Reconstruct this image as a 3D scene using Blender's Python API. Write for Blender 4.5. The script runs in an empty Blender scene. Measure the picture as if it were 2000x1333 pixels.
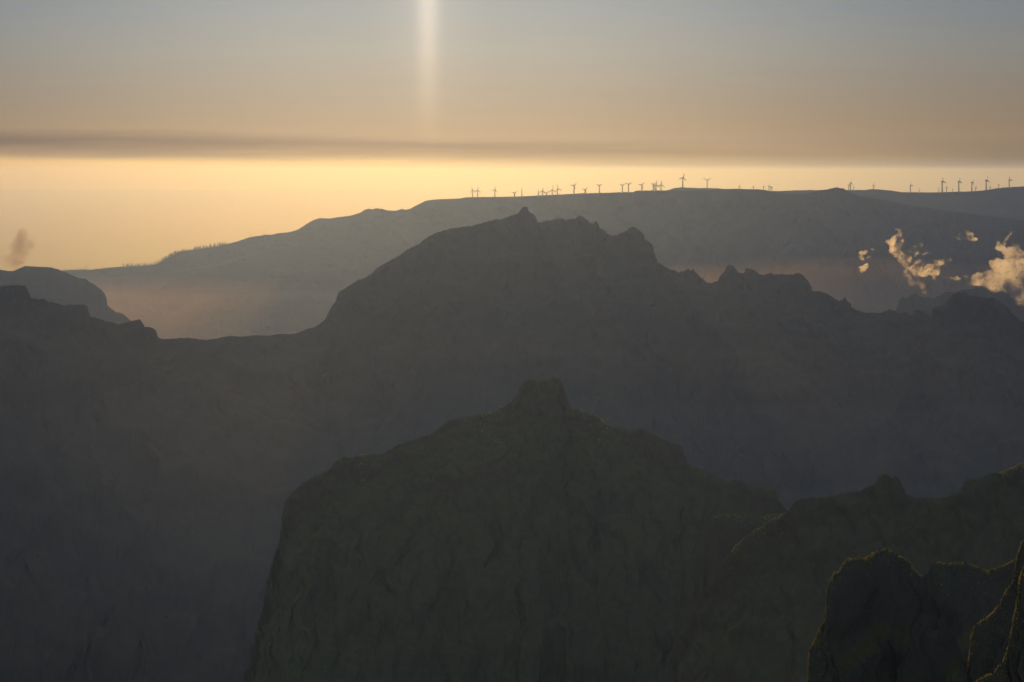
import bpy, bmesh, math, random
import numpy as np
from mathutils import Vector, Matrix, Euler

# ------------------------------------------------------------------ camera, sky, sun, exposure
sc = bpy.context.scene
col = sc.collection
F = 4680.0                 # focal length in photo pixels (2000 wide): a 24 degree telephoto view
EYE = 700.0                # camera height above the sea
PITCH = math.atan((666.5 - 335.0) / F)
SUN_AZ = math.radians(-2.0)
SUN_EL = math.radians(5.5)

cam_d = bpy.data.cameras.new("camera")
cam_d.sensor_width = 36.0
cam_d.lens = F / 2000.0 * 36.0
cam_d.clip_start = 1.0
cam_d.clip_end = 400000.0
cam = bpy.data.objects.new("camera", cam_d)
col.objects.link(cam)
cam.location = (0, 0, EYE)
cam.rotation_euler = (math.pi / 2 - PITCH, 0, 0)
sc.camera = cam

sc.view_settings.view_transform = 'Standard'
sc.view_settings.look = 'None'
sc.view_settings.gamma = 1.0
sc.view_settings.exposure = 0.0
sc.cycles.use_denoising = True
sc.cycles.volume_bounces = 3
sc.cycles.max_bounces = 6
sc.cycles.volume_step_rate = 1.0
sc.cycles.volume_max_steps = 256

SKY_K = 0.15               # sky texture strength for the upper dome
SUN_E = 0.78
SUN_COL = (1.0, 0.53, 0.12)


def lin(r, g, b):
    f = lambda c: (c / 255 / 12.92) if c / 255 <= 0.04045 else ((c / 255 + 0.055) / 1.055) ** 2.4
    return (f(r), f(g), f(b), 1.0)


class NT:
    """small helper that writes node trees as expressions"""
    def __init__(self, tree):
        self.t = tree
        self.n = tree.nodes
        self.l = tree.links

    def new(self, kind, **kw):
        n = self.n.new(kind)
        for k, v in kw.items():
            setattr(n, k, v)
        return n

    def put(self, sock, v):
        if isinstance(v, bpy.types.NodeSocket):
            self.l.new(v, sock)
        else:
            sock.default_value = v

    def m(self, op, a, b=0.0, c=0.0, clamp=False):
        n = self.new('ShaderNodeMath', operation=op)
        n.use_clamp = clamp
        self.put(n.inputs[0], a)
        self.put(n.inputs[1], b)
        self.put(n.inputs[2], c)
        return n.outputs[0]

    def noise(self, vec, scale, detail=4.0, rough=0.5, dist=0.0):
        n = self.new('ShaderNodeTexNoise')
        self.put(n.inputs['Vector'], vec)
        n.inputs['Scale'].default_value = scale
        n.inputs['Detail'].default_value = detail
        n.inputs['Roughness'].default_value = rough
        n.inputs['Distortion'].default_value = dist
        return n.outputs[0]

    def ramp(self, fac, stops):
        n = self.new('ShaderNodeValToRGB')
        e = n.color_ramp.elements
        while len(e) > 1:
            e.remove(e[-1])
        e[0].position, e[0].color = stops[0]
        for p, c in stops[1:]:
            x = e.new(p)
            x.color = c
        self.put(n.inputs[0], fac)
        return n.outputs[0]

    def mix(self, fac, a, b, blend='MIX'):
        n = self.new('ShaderNodeMix', data_type='RGBA', blend_type=blend)
        self.put(n.inputs[0], fac)
        self.put(n.inputs[6], a)
        self.put(n.inputs[7], b)
        return n.outputs[2]

    def comb(self, x, y, z):
        n = self.new('ShaderNodeCombineXYZ')
        self.put(n.inputs[0], x)
        self.put(n.inputs[1], y)
        self.put(n.inputs[2], z)
        return n.outputs[0]

    def rng(self, v, a, b, c=0.0, d=1.0, mode='SMOOTHSTEP'):
        n = self.new('ShaderNodeMapRange', interpolation_type=mode)
        self.put(n.inputs[0], v)
        n.inputs[1].default_value = a
        n.inputs[2].default_value = b
        n.inputs[3].default_value = c
        n.inputs[4].default_value = d
        return n.outputs[0]


def build_world():
    w = bpy.data.worlds.new("World")
    sc.world = w
    w.use_nodes = True
    N = NT(w.node_tree)
    N.n.clear()
    out = N.new('ShaderNodeOutputWorld')
    bg = N.new('ShaderNodeBackground')
    tc = N.new('ShaderNodeTexCoord')
    sep = N.new('ShaderNodeSeparateXYZ')
    N.l.new(tc.outputs['Generated'], sep.inputs[0])
    x, y, z = sep.outputs
    hor = N.m('SQRT', N.m('ADD', N.m('MULTIPLY', x, x), N.m('MULTIPLY', y, y)))
    el = N.m('MULTIPLY', N.m('ARCTAN2', z, hor), F)          # elevation, in 1/4680 rad
    az = N.m('MULTIPLY', N.m('ARCTAN2', x, y), F)            # azimuth from the view's heading
    # faint horizontal streaks of thin cloud
    sv = N.comb(N.m('MULTIPLY', az, 0.0011), N.m('MULTIPLY', el, 0.016), 0.0)
    st = N.noise(sv, 1.0, 5.0, 0.55, 0.3)
    sv2 = N.comb(N.m('MULTIPLY', az, 0.0035), N.m('MULTIPLY', el, 0.055), 3.0)
    st2 = N.noise(sv2, 1.0, 4.0, 0.55, 0.2)
    wob = N.m('MULTIPLY', N.m('SUBTRACT', st, 0.5), 14.0)
    elw = N.m('ADD', el, wob)
    t = N.m('DIVIDE', N.m('ADD', elw, 60.0), 720.0)           # el -60 .. 660
    P = lambda py: ((335 - py) + 60.0) / 720.0
    base = N.ramp(t, [
        (0.0, lin(200, 150, 85)), (P(362), lin(200, 150, 85)), (P(335), lin(232, 186, 104)),
        (P(316), lin(246, 202, 120)), (P(300), lin(228, 188, 130)), (P(280), lin(201, 170, 134)), (P(250), lin(197, 169, 136)),
        (P(200), lin(192, 172, 148)), (P(100), lin(188, 180, 166)), (P(0), lin(176, 177, 173)),
        (P(-120), lin(160, 167, 172)), (1.0, lin(146, 156, 168))])
    # brighter round the sun's azimuth
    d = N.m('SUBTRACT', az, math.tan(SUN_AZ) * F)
    g = N.m('EXPONENT', N.m('MULTIPLY', N.m('POWER', N.m('DIVIDE', d, 800.0), 2.0), -1.0))
    lum = N.m('ADD', N.m('MULTIPLY', g, 0.56), 0.44)
    lowl = N.m('SUBTRACT', 1.0, N.m('ADD', N.rng(d, 0.0, -900.0, 0.0, 0.20, 'LINEAR'), N.rng(d, 0.0, 1100.0, 0.0, 0.72, 'LINEAR')))
    lk = N.rng(el, 75.0, 15.0)
    gg = N.m('EXPONENT', N.m('MULTIPLY', N.m('POWER', N.m('DIVIDE', N.m('ADD', az, 500.0), 520.0), 2.0), -1.0))
    lowl = N.m('MULTIPLY', lowl, N.m('ADD', 1.0, N.m('MULTIPLY', N.m('MULTIPLY', gg, N.rng(el, 36.0, 12.0)), 0.45)))
    lum = N.m('ADD', N.m('MULTIPLY', lum, N.m('SUBTRACT', 1.0, lk)), N.m('MULTIPLY', lowl, lk))
    low = N.new('ShaderNodeVectorMath', operation='SCALE')
    N.put(low.inputs[0], base)
    N.put(low.inputs[3], lum)
    lowc = low.outputs[0]
    # bluer away from the sun, high up
    cool = N.m('MULTIPLY', N.m('SUBTRACT', 1.0, g), N.rng(el, 60.0, 340.0))
    lowc = N.mix(N.m('MULTIPLY', cool, 0.75), lowc, N.mix(1.0, lowc, (0.86, 1.0, 1.24, 1.0), 'MULTIPLY'))
    # long grey-brown smoke layer lying over the horizon, sinking to the right
    bc = N.m('SUBTRACT', 56.0, N.m('MULTIPLY', N.m('ADD', az, 1000.0), 0.0215))
    wob2 = N.m('MULTIPLY', N.m('SUBTRACT', st2, 0.5), 22.0)
    e = N.m('DIVIDE', N.m('ADD', N.m('SUBTRACT', el, bc), wob2), N.m('ADD', N.m('MULTIPLY', st, 0.9), 0.55))
    top = N.rng(e, 34.0, 6.0)
    bot = N.rng(e, -44.0, -4.0)
    m = N.m('MULTIPLY', top, bot)
    fade = N.rng(az, 1000.0, -200.0, 0.30, 1.0)
    m = N.m('MULTIPLY', m, fade)
    m = N.m('MULTIPLY', m, N.rng(st, 0.3, 0.7, 0.75, 1.0))
    m = N.m('MULTIPLY', m, N.rng(st2, 0.25, 0.65, 0.78, 1.0))
    lowc = N.mix(m, lowc, N.mix(1.0, lowc, (0.50, 0.46, 0.50, 1.0), 'MULTIPLY'))
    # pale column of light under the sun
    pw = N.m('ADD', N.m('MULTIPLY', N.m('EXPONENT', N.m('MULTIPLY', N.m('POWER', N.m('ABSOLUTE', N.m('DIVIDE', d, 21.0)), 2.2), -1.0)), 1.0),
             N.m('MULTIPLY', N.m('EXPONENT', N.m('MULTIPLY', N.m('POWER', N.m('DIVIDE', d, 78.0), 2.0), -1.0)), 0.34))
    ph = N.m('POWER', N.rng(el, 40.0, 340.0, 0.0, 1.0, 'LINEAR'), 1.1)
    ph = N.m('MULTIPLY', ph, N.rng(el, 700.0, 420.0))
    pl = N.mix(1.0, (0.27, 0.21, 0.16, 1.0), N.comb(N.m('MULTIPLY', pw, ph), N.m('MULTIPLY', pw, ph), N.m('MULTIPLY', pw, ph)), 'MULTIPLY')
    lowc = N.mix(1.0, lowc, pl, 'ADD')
    # streak texture
    lowc = N.mix(N.rng(st2, 0.35, 0.75, 0.0, 0.10), lowc, N.mix(1.0, lowc, (0.80, 0.80, 0.86, 1.0), 'MULTIPLY'))
    # the rest of the dome
    sky = N.new('ShaderNodeTexSky', sky_type='NISHITA')
    sky.sun_disc = False
    sky.sun_elevation = SUN_EL
    sky.sun_rotation = SUN_AZ
    sky.altitude = 700
    sky.air_density = 1.0
    sky.dust_density = 2.0
    sk = N.new('ShaderNodeVectorMath', operation='SCALE')
    N.put(sk.inputs[0], sky.outputs[0])
    sk.inputs[3].default_value = SKY_K
    front = N.m('MULTIPLY', N.rng(el, 1500.0, 420.0), N.rng(N.m('ABSOLUTE', az), 3600.0, 1500.0))
    c = N.mix(front, sk.outputs[0], lowc)
    N.put(bg.inputs[0], c)
    bg.inputs[1].default_value = 1.0
    N.l.new(bg.outputs[0], out.inputs[0])


build_world()

sun_d = bpy.data.lights.new("sun", 'SUN')
sun_d.energy = SUN_E
sun_d.color = SUN_COL
sun_d.angle = math.radians(0.6)
sun = bpy.data.objects.new("sun", sun_d)
col.objects.link(sun)
sd = Vector((math.sin(SUN_AZ) * math.cos(SUN_EL), math.cos(SUN_AZ) * math.cos(SUN_EL), math.sin(SUN_EL)))
sun.rotation_euler = (-sd).to_track_quat('-Z', 'Y').to_euler()
sun.location = (0, 0, 3000)


# ------------------------------------------------------------------ helpers
def ray(px, py):
    u = (px - 1000.0) / F
    v = -(py - 666.5) / F
    cp, sp = math.cos(PITCH), math.sin(PITCH)
    return np.array([u, cp + v * sp, -sp + v * cp])


def at(px, py, D):
    """the point seen at photo pixel (px, py), at D metres of ground distance"""
    r = ray(px, py)
    k = D / math.hypot(r[0], r[1])
    return Vector((r[0] * k, r[1] * k, EYE + r[2] * k))


def tag(o, label=None, cat=None, group=None, kind=None):
    if label: o['label'] = label
    if cat: o['category'] = cat
    if group: o['group'] = group
    if kind: o['kind'] = kind
    return o


def mesh_obj(name, verts, faces, mat, parent=None, smooth=False):
    me = bpy.data.meshes.new(name)
    me.from_pydata([tuple(v) for v in verts], [], faces)
    if smooth:
        me.polygons.foreach_set('use_smooth', [True] * len(me.polygons))
    me.update()
    o = bpy.data.objects.new(name, me)
    col.objects.link(o)
    if mat: me.materials.append(mat)
    if parent: o.parent = parent
    return o


def grid_obj(name, V, mat, smooth=True):
    """V: array rows x cols x 3"""
    R, Cn, _ = V.shape
    me = bpy.data.meshes.new(name)
    me.vertices.add(R * Cn)
    me.vertices.foreach_set('co', V.reshape(-1).astype(np.float32))
    i = np.arange(R - 1)[:, None] * Cn + np.arange(Cn - 1)[None, :]
    q = np.stack([i, i + 1, i + Cn + 1, i + Cn], -1).reshape(-1, 4)
    nf = len(q)
    me.loops.add(nf * 4)
    me.loops.foreach_set('vertex_index', q.reshape(-1).astype(np.int32))
    me.polygons.add(nf)
    me.polygons.foreach_set('loop_start', (np.arange(nf) * 4).astype(np.int32))
    me.polygons.foreach_set('loop_total', np.full(nf, 4, np.int32))
    me.polygons.foreach_set('use_smooth', np.full(nf, smooth, bool))
    me.update(calc_edges=True)
    me.validate()
    o = bpy.data.objects.new(name, me)
    col.objects.link(o)
    me.materials.append(mat)
    return o


def vnoise(x, y, seed=0):
    """2D gradient noise, about -1..1"""
    xi = np.floor(x).astype(np.int64)
    yi = np.floor(y).astype(np.int64)
    xf = x - xi
    yf = y - yi

    def h(a, b):
        n = (a * 374761393 + b * 668265263 + seed * 1442695041) & 0xffffffff
        n = ((n ^ (n >> 13)) * 1274126177) & 0xffffffff
        n = n ^ (n >> 16)
        ang = (n & 0xffff) / 65536.0 * 2 * np.pi
        return np.cos(ang), np.sin(ang)

    def dot(a, b, dx, dy):
        gx, gy = h(a, b)
        return gx * dx + gy * dy
    s = lambda t: t * t * t * (t * (t * 6 - 15) + 10)
    u, v = s(xf), s(yf)
    n00 = dot(xi, yi, xf, yf)
    n10 = dot(xi + 1, yi, xf - 1, yf)
    n01 = dot(xi, yi + 1, xf, yf - 1)
    n11 = dot(xi + 1, yi + 1, xf - 1, yf - 1)
    return ((n00 * (1 - u) + n10 * u) * (1 - v) + (n01 * (1 - u) + n11 * u) * v) * 1.5


def fbm(x, y, seed=0, octv=5, gain=0.5, ridged=False):
    a, s, f = 1.0, 0.0, 1.0
    for k in range(octv):
        n = vnoise(x * f, y * f, seed + k * 17)
        if ridged: n = 1 - 2 * np.abs(n)
        s = s + a * n
        a *= gain
        f *= 2.03
    return s


def gsmooth(a, sig):
    if sig < 0.5: return a.copy()
    r = int(sig * 3)
    k = np.exp(-0.5 * (np.arange(-r, r + 1) / sig) ** 2)
    k /= k.sum()
    return np.convolve(np.pad(a, r, mode='edge'), k, mode='valid')


def ridge(name, prof, mat, S, B, zb, step=1.0, rows=90, backrows=24, rough=0.8, rough_wl=9.0,
          amp=40.0, scale=220.0, seed=1, power=0.85, vpow=1.7, smooth_to=60.0, lat=0.0, flat=0.0, mins=0.3, detail=0.0, dscale=20.0):
    """A mountain whose crest follows prof = [(px, py, distance)], with a front face S metres deep, cut by
    gullies, and a back face B metres deep, both falling to height zb."""
    P = np.array(prof, float)
    seg = np.hypot(np.diff(P[:, 0]), np.diff(P[:, 1]))
    L = np.concatenate([[0], np.cumsum(seg)])
    n = int(L[-1] / step) + 1
    s = np.linspace(0, L[-1], n)
    px = np.interp(s, L, P[:, 0])
    py = np.interp(s, L, P[:, 1])
    D = np.interp(s, L, P[:, 2])
    D = gsmooth(D, 12 / step)
    # small crest roughness, in both directions
    py = py + rough * fbm(s / rough_wl, s * 0 + seed * 3.1, seed, 5, 0.6)
    u = (px - 1000.0) / F
    v = -(py - 666.5) / F
    cp, sp = math.cos(PITCH), math.sin(PITCH)
    rx, ry, rz = u, cp + v * sp, -sp + v * cp
    hr = np.hypot(rx, ry)
    dirx, diry = rx / hr, ry / hr
    tdep = -rz / hr                      # tangent of depression of the crest
    zc = EYE - tdep * D
    mpp = D.mean() / F                   # metres per photo pixel
    sm = s * mpp                         # metres along the crest
    k = int(smooth_to / step)
    pad = np.pad(zc, k, mode='edge')
    zlow = np.min(np.lib.stride_tricks.sliding_window_view(pad, 2 * k + 1), axis=1)
    zsm = gsmooth(0.75 * zlow + 0.25 * zc, smooth_to / step)
    ampc = amp * np.clip((zsm - zb) / (3.0 * amp + 1.0), 0.08, 1.0)
    fr = (np.arange(rows + 1) / rows)[::-1] ** vpow   # 1 .. 0 (front bottom to crest)
    V = np.zeros((rows + 1 + backrows, n, 3))
    jag = fbm(sm / (scale * 0.7), sm * 0 + 5.5, seed + 9, 4)
    for i, w in enumerate(fr):
        off = S * w
        sw = min(1.0, off / (55 * mpp))
        sw = sw * sw * (3 - 2 * sw)
        z0 = zc * (1 - sw) + zsm * sw
        g = w ** power
        if flat > 0:
            g = g * (1 - np.exp(-off / flat))
        z = z0 - (z0 - zb) * g
        r = D - off
        if w > 0:
            rampn = min(1.0, off / (scale * 0.45))
            cx = sm / scale
            cy = off / (scale * 1.5)
            warp = fbm(cx * 1.3, cy * 1.3 + 7, seed + 5, 3) * 0.6
            nz = fbm(cx + warp, cy + warp, seed + 2, 6, 0.5, ridged=True) - 0.6
            z = z + ampc * nz * rampn
            if detail > 0:
                z = z + detail * fbm(sm / dscale, off / dscale * 0.7, seed + 31, 5, 0.55) * min(1.0, off / (dscale * 0.6))
            # strata: faint benches running along the face
            lim = EYE - (tdep + 0.00012 + 0.012 * min(1.0, w * 3)) * r
            z = np.minimum(z, lim)
            if flat == 0:
                z = np.minimum(z, z0 - mins * min(off, 60 * mpp))
        if lat > 0 and w > 0:
            rl = min(1.0, off / (lat * 1.5))
            ls = lat * 3.5
            tg = lat * rl * fbm(sm / ls, z / ls + 3, seed + 41, 4, 0.55)
            r = r + lat * rl * fbm(sm / ls + 11, z / ls, seed + 43, 4, 0.55)
            V[i, :, 0] = dirx * r - diry * tg
            V[i, :, 1] = diry * r + dirx * tg
        else:
            V[i, :, 0] = dirx * r
            V[i, :, 1] = diry * r
        V[i, :, 2] = z
    for j in range(backrows):
        w = ((j + 1) / backrows) ** 1.5
        r = D + B * w
        z = zc - (zc - zb) * w ** 0.9
        z = z + amp * 0.6 * (fbm(sm / scale, sm * 0 + B * w / scale + 40, seed + 3, 5, 0.5, ridged=True) - 0.9) * min(1, w * 4)
        z = np.minimum(z, EYE - (tdep + 0.0004) * r)
        V[rows + 1 + j, :, 0] = dirx * r
        V[rows + 1 + j, :, 1] = diry * r
        V[rows + 1 + j, :, 2] = z
    o = grid_obj(name, V, mat)
    o['kind'] = 'structure'
    return o, dict(px=px, py=py, D=D, V=V, rows=rows)


# ------------------------------------------------------------------ materials
def mat_terrain(name, grass=(0.044, 0.041, 0.036), rock=(0.048, 0.043, 0.044), sc1=0.02, bump=0.4, bdist=1.0, slope=(0.55, 0.85)):
    m = bpy.data.materials.new(name)
    m.use_nodes = True
    N = NT(m.node_tree)
    N.n.clear()
    out = N.new('ShaderNodeOutputMaterial')
    b = N.new('ShaderNodeBsdfPrincipled')
    geo = N.new('ShaderNodeNewGeometry')
    pos = geo.outputs['Position']
    sep = N.new('ShaderNodeSeparateXYZ')
    N.l.new(geo.outputs['Normal'], sep.inputs[0])
    n1 = N.noise(pos, sc1, 8.0, 0.6, 0.4)
    n2 = N.noise(pos, sc1 * 7, 6.0, 0.65)
    k = N.m('ADD', sep.outputs[2], N.m('MULTIPLY', N.m('SUBTRACT', n1, 0.5), 0.9))
    f = N.rng(k, slope[0], slope[1])
    ga = N.mix(N.rng(n2, 0.35, 0.68), (grass[0], grass[1], grass[2], 1), (grass[0] * 1.3, grass[1] * 1.25, grass[2] * 1.2, 1))
    ro = N.mix(N.rng(n2, 0.3, 0.7), (rock[0] * 0.88, rock[1] * 0.88, rock[2] * 0.88, 1), (rock[0] * 1.15, rock[1] * 1.12, rock[2] * 1.12, 1))
    N.put(b.inputs['Base Color'], N.mix(f, ro, ga))
    b.inputs['Roughness'].default_value = 0.95
    b.inputs['Specular IOR Level'].default_value = 0.1
    bp = N.new('ShaderNodeBump')
    bp.inputs['Strength'].default_value = bump
    bp.inputs['Distance'].default_value = bdist
    N.put(bp.inputs['Height'], N.noise(pos, sc1 * 12, 8.0, 0.7))
    N.l.new(bp.outputs[0], b.inputs['Normal'])
    N.l.new(b.outputs[0], out.inputs[0])
    return m


def mat_simple(name, c, rough=0.8, vary=0.25, scale=1.0):
    m = bpy.data.materials.new(name)
    m.use_nodes = True
    N = NT(m.node_tree)
    b = N.n['Principled BSDF']
    tc = N.new('ShaderNodeTexCoord')
    n = N.noise(tc.outputs['Object'], scale, 4.0)
    a = tuple(x * (1 - vary) for x in c) + (1,)
    d = tuple(min(1, x * (1 + vary)) for x in c) + (1,)
    N.put(b.inputs['Base Color'], N.mix(n, a, d))
    b.inputs['Roughness'].default_value = rough
    b.inputs['Specular IOR Level'].default_value = 0.3
    return m


M_FAR = mat_terrain('far_plateau_ground', sc1=0.0015, bdist=20, bump=0.03)
M_MID = mat_terrain('mid_mountain_ground', sc1=0.006, bdist=6, bump=0.04)
M_PEAK = mat_terrain('peak_ground', grass=(0.078, 0.074, 0.038), rock=(0.080, 0.070, 0.046), sc1=0.02, bdist=2.0, bump=0.08)
M_NEAR = mat_terrain('near_rock_ground', grass=(0.085, 0.078, 0.030), rock=(0.075, 0.066, 0.058), sc1=0.08, bdist=0.6, bump=0.8, slope=(0.4, 0.8))


def mat_sea():
    m = bpy.data.materials.new('sea_water')
    m.use_nodes = True
    N = NT(m.node_tree)
    b = N.n['Principled BSDF']
    b.inputs['Base Color'].default_value = (0.010, 0.018, 0.024, 1)
    b.inputs['IOR'].default_value = 1.33
    b.inputs['Roughness'].default_value = 0.22
    geo = N.new('ShaderNodeNewGeometry')
    mp = N.new('ShaderNodeMapping')
    N.l.new(geo.outputs['Position'], mp.inputs[0])
    mp.inputs['Scale'].default_value = (0.00012, 0.00002, 1)
    n = N.noise(mp.outputs[0], 1.0, 5.0, 0.6, 0.5)
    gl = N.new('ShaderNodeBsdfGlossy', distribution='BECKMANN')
    gl.inputs['Color'].default_value = (1.0, 0.80, 0.40, 1)  # gold of the sun's glitter put into the reflection colour
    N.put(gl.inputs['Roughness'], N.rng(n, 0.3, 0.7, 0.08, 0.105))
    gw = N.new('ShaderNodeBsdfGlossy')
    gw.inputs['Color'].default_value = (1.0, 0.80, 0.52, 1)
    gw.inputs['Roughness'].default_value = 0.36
    mg = N.new('ShaderNodeMixShader')
    mg.inputs[0].default_value = 0.0
    N.l.new(gl.outputs[0], mg.inputs[1])
    N.l.new(gw.outputs[0], mg.inputs[2])
    ms = N.new('ShaderNodeMixShader')
    ms.inputs[0].default_value = 0.9
    b.inputs['Specular IOR Level'].default_value = 0.0
    N.l.new(b.outputs[0], ms.inputs[1])
    N.l.new(mg.outputs[0], ms.inputs[2])
    N.l.new(ms.outputs[0], N.n['Material Output'].inputs[0])
    return m


M_SEA = mat_sea()


def mat_volume(name, color, density, g, absorb=(1, 1, 1), noise=None):
    m = bpy.data.materials.new(name)
    m.use_nodes = True
    N = NT(m.node_tree)
    N.n.clear()
    out = N.new('ShaderNodeOutputMaterial')
    v = N.new('ShaderNodeVolumePrincipled')
    v.inputs['Color'].default_value = (*color, 1)
    v.inputs['Absorption Color'].default_value = (*absorb, 1)
    v.inputs['Density'].default_value = density
    v.inputs['Anisotropy'].default_value = g
    if noise:
        noise(N, v)
    N.l.new(v.outputs[0], out.inputs['Volume'])
    return m


# ------------------------------------------------------------------ sea and ground
def quad(name, x0, x1, y0, y1, z, mat):
    o = mesh_obj(name, [(x0, y0, z), (x1, y0, z), (x1, y1, z), (x0, y1, z)], [(0, 1, 2, 3)], mat)
    o['kind'] = 'structure'
    return o


SEA_FAR = 92000.0
quad('sea', -60000, 60000, -8000, SEA_FAR, 0.0, M_SEA)

gx = np.linspace(-5200, 6000, 180)
gy = np.linspace(-600, 12500, 200)
GX, GY = np.meshgrid(gx, gy)
edge = np.minimum(np.minimum(GX + 5200, 6000 - GX), np.minimum(GY + 600, 12500 - GY))
GZ = 55 + 45 * fbm(GX / 1500, GY / 1500, 77, 5) - 140 * np.exp(-np.maximum(edge, 0) / 350.0)
grid_obj('ground', np.stack([GX, GY, GZ], -1), M_FAR)['kind'] = 'structure'

# ------------------------------------------------------------------ mountains, far to near
def with_D(pts, dx, dd):
    return [(x, y, float(np.interp(x, dx, dd))) for x, y in pts]


BACK_DX, BACK_DD = [1000, 1500, 2400], [10200, 9600, 9000]
back_plateau = with_D([
    (1180, 392), (1250, 382), (1290, 375), (1305, 371.5), (1318, 367.5), (1333, 366.3), (1350, 367), (1365, 368), (1380, 367.6),
    (1400, 368), (1415, 369.5), (1440, 369.5), (1480, 373), (1520, 373.5), (1560, 372), (1610, 371.5), (1650, 371.5), (1690, 371.5),
    (1702, 370), (1712, 370), (1740, 372.5), (1762, 375.8), (1800, 376.2), (1835, 376), (1870, 375), (1905, 373.8), (1925, 371.8),
    (1945, 368.5), (1960, 367), (1980, 365.5), (2000, 364.5), (2080, 362), (2250, 360)], BACK_DX, BACK_DD)
ridge('back_plateau', back_plateau, M_FAR, 2500, 3000, 150, step=1.0, rows=60, rough=0.35, rough_wl=6, amp=25, scale=900, seed=4, power=0.7)

L0_DX, L0_DD = [-300, 100, 450, 850, 1200, 1500, 2300], [12800, 12700, 12000, 10100, 8400, 7600, 7200]
plateau_pts = [
    (-300, 531), (-100, 531), (60, 530), (125, 528.5), (165, 527), (175, 527.5), (185, 526.5), (210, 523.5), (235, 521.5), (270, 520),
    (300, 517.5), (305, 516.5), (315, 511), (325, 505), (335, 500), (342, 496), (350, 492), (357, 490), (375, 489), (384, 487),
    (400, 485), (415, 482.5), (430, 480), (445, 476.5), (455, 474), (464, 472), (475, 468), (485, 464.5), (500, 461.5),
    (508, 461), (518, 458.5), (531, 459), (542, 456), (565, 454), (580, 449.5), (590, 444), (600, 437), (612, 430.5),
    (624, 426.5), (645, 427.3), (660, 424.5), (680, 422.5), (690, 420), (700, 417), (707, 414), (711, 410.5), (716, 409.2),
    (721, 408), (727, 409.5), (733, 407.5), (738, 407), (743, 408.5), (746, 407.5), (752, 410.5), (762, 411.8), (774, 412),
    (780, 410), (785, 408), (788, 409.5), (793, 410), (802, 408), (810, 403), (820, 398.5), (830, 393), (836, 391.5),
    (850, 390), (870, 389), (900, 388), (908, 386), (920, 385.5), (980, 384.8), (1010, 384.3), (1040, 383), (1070, 381.5),
    (1100, 380), (1120, 379), (1135, 378), (1190, 377), (1215, 375.7), (1235, 376), (1242, 373.2), (1255, 372.5),
    (1300, 372.5), (1312, 372), (1350, 372.8), (1385, 371.8), (1400, 370), (1440, 369), (1460, 370), (1480, 370), (1495, 371.5),
    (1505, 374), (1520, 378.5), (1530, 379), (1575, 379), (1590, 375.5), (1605, 371.8), (1618, 370), (1628, 367.2), (1635, 366),
    (1642, 368), (1648, 368.6), (1655, 373), (1665, 378), (1680, 383), (1700, 387), (1730, 391), (1780, 402), (1850, 412),
    (1950, 425), (2100, 440), (2300, 460)]
plateau_prof = with_D(plateau_pts, L0_DX, L0_DD)
PLATEAU, PD = ridge('plateau', plateau_prof, M_FAR, 1800, 2200, 40, step=1.0, rows=110, rough=0.45, rough_wl=5, amp=60, scale=1100,
                    seed=11, lat=30, power=0.75, smooth_to=90)

# a long spur standing in front of the plateau's left shoulder
ridge('spur', with_D([(180, 640), (260, 590), (330, 552), (380, 535), (430, 522), (455, 511), (480, 508), (500, 498),
                      (525, 487), (560, 484), (600, 486), (640, 498), (700, 520), (780, 560), (860, 620)], [0, 2000], [11300, 10700]), M_FAR,
      1900, 1000, 50, step=2, rows=60, rough=1.2, rough_wl=14, amp=60, scale=600, seed=21, smooth_to=80)

# low ridges seen through the clouds on the right
ridge('ridge', with_D([(1640, 680), (1700, 645), (1740, 618), (1749, 608), (1753, 597), (1755, 586), (1763, 580), (1770, 583),
                       (1778, 577), (1787, 573), (1795, 577), (1803, 581), (1825, 583), (1838, 575), (1850, 571), (1865, 572),
                       (1880, 566), (1895, 565), (1915, 562), (1935, 565), (1960, 571), (1965, 572), (1975, 582), (1990, 586),
                       (2000, 595), (2060, 630), (2250, 660)], [0, 3000], [5350, 5300]), M_MID,
      1200, 500, 60, step=1.0, rows=60, rough=1.4, rough_wl=7, amp=50, scale=380, seed=31)

# rounded hill at the far left
ridge('hill', with_D([(-350, 500), (-120, 515), (0, 527), (15, 529.5), (25, 530), (35, 526), (48, 520), (60, 520.5), (80, 521.5),
                      (100, 522.5), (115, 527), (130, 533), (145, 540), (158, 544), (168, 545), (172, 549), (185, 557), (198, 566),
                      (205, 575), (208.5, 585), (209.3, 596), (218, 604), (225, 609), (240, 613), (250, 622), (262, 632), (285, 650),
                      (320, 680), (380, 720), (460, 790)], [0, 3000], [6800, 6800]), M_MID,
      2200, 1500, 60, step=1.0, rows=70, rough=0.6, rough_wl=8, amp=60, scale=450, seed=41, smooth_to=80)

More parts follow.
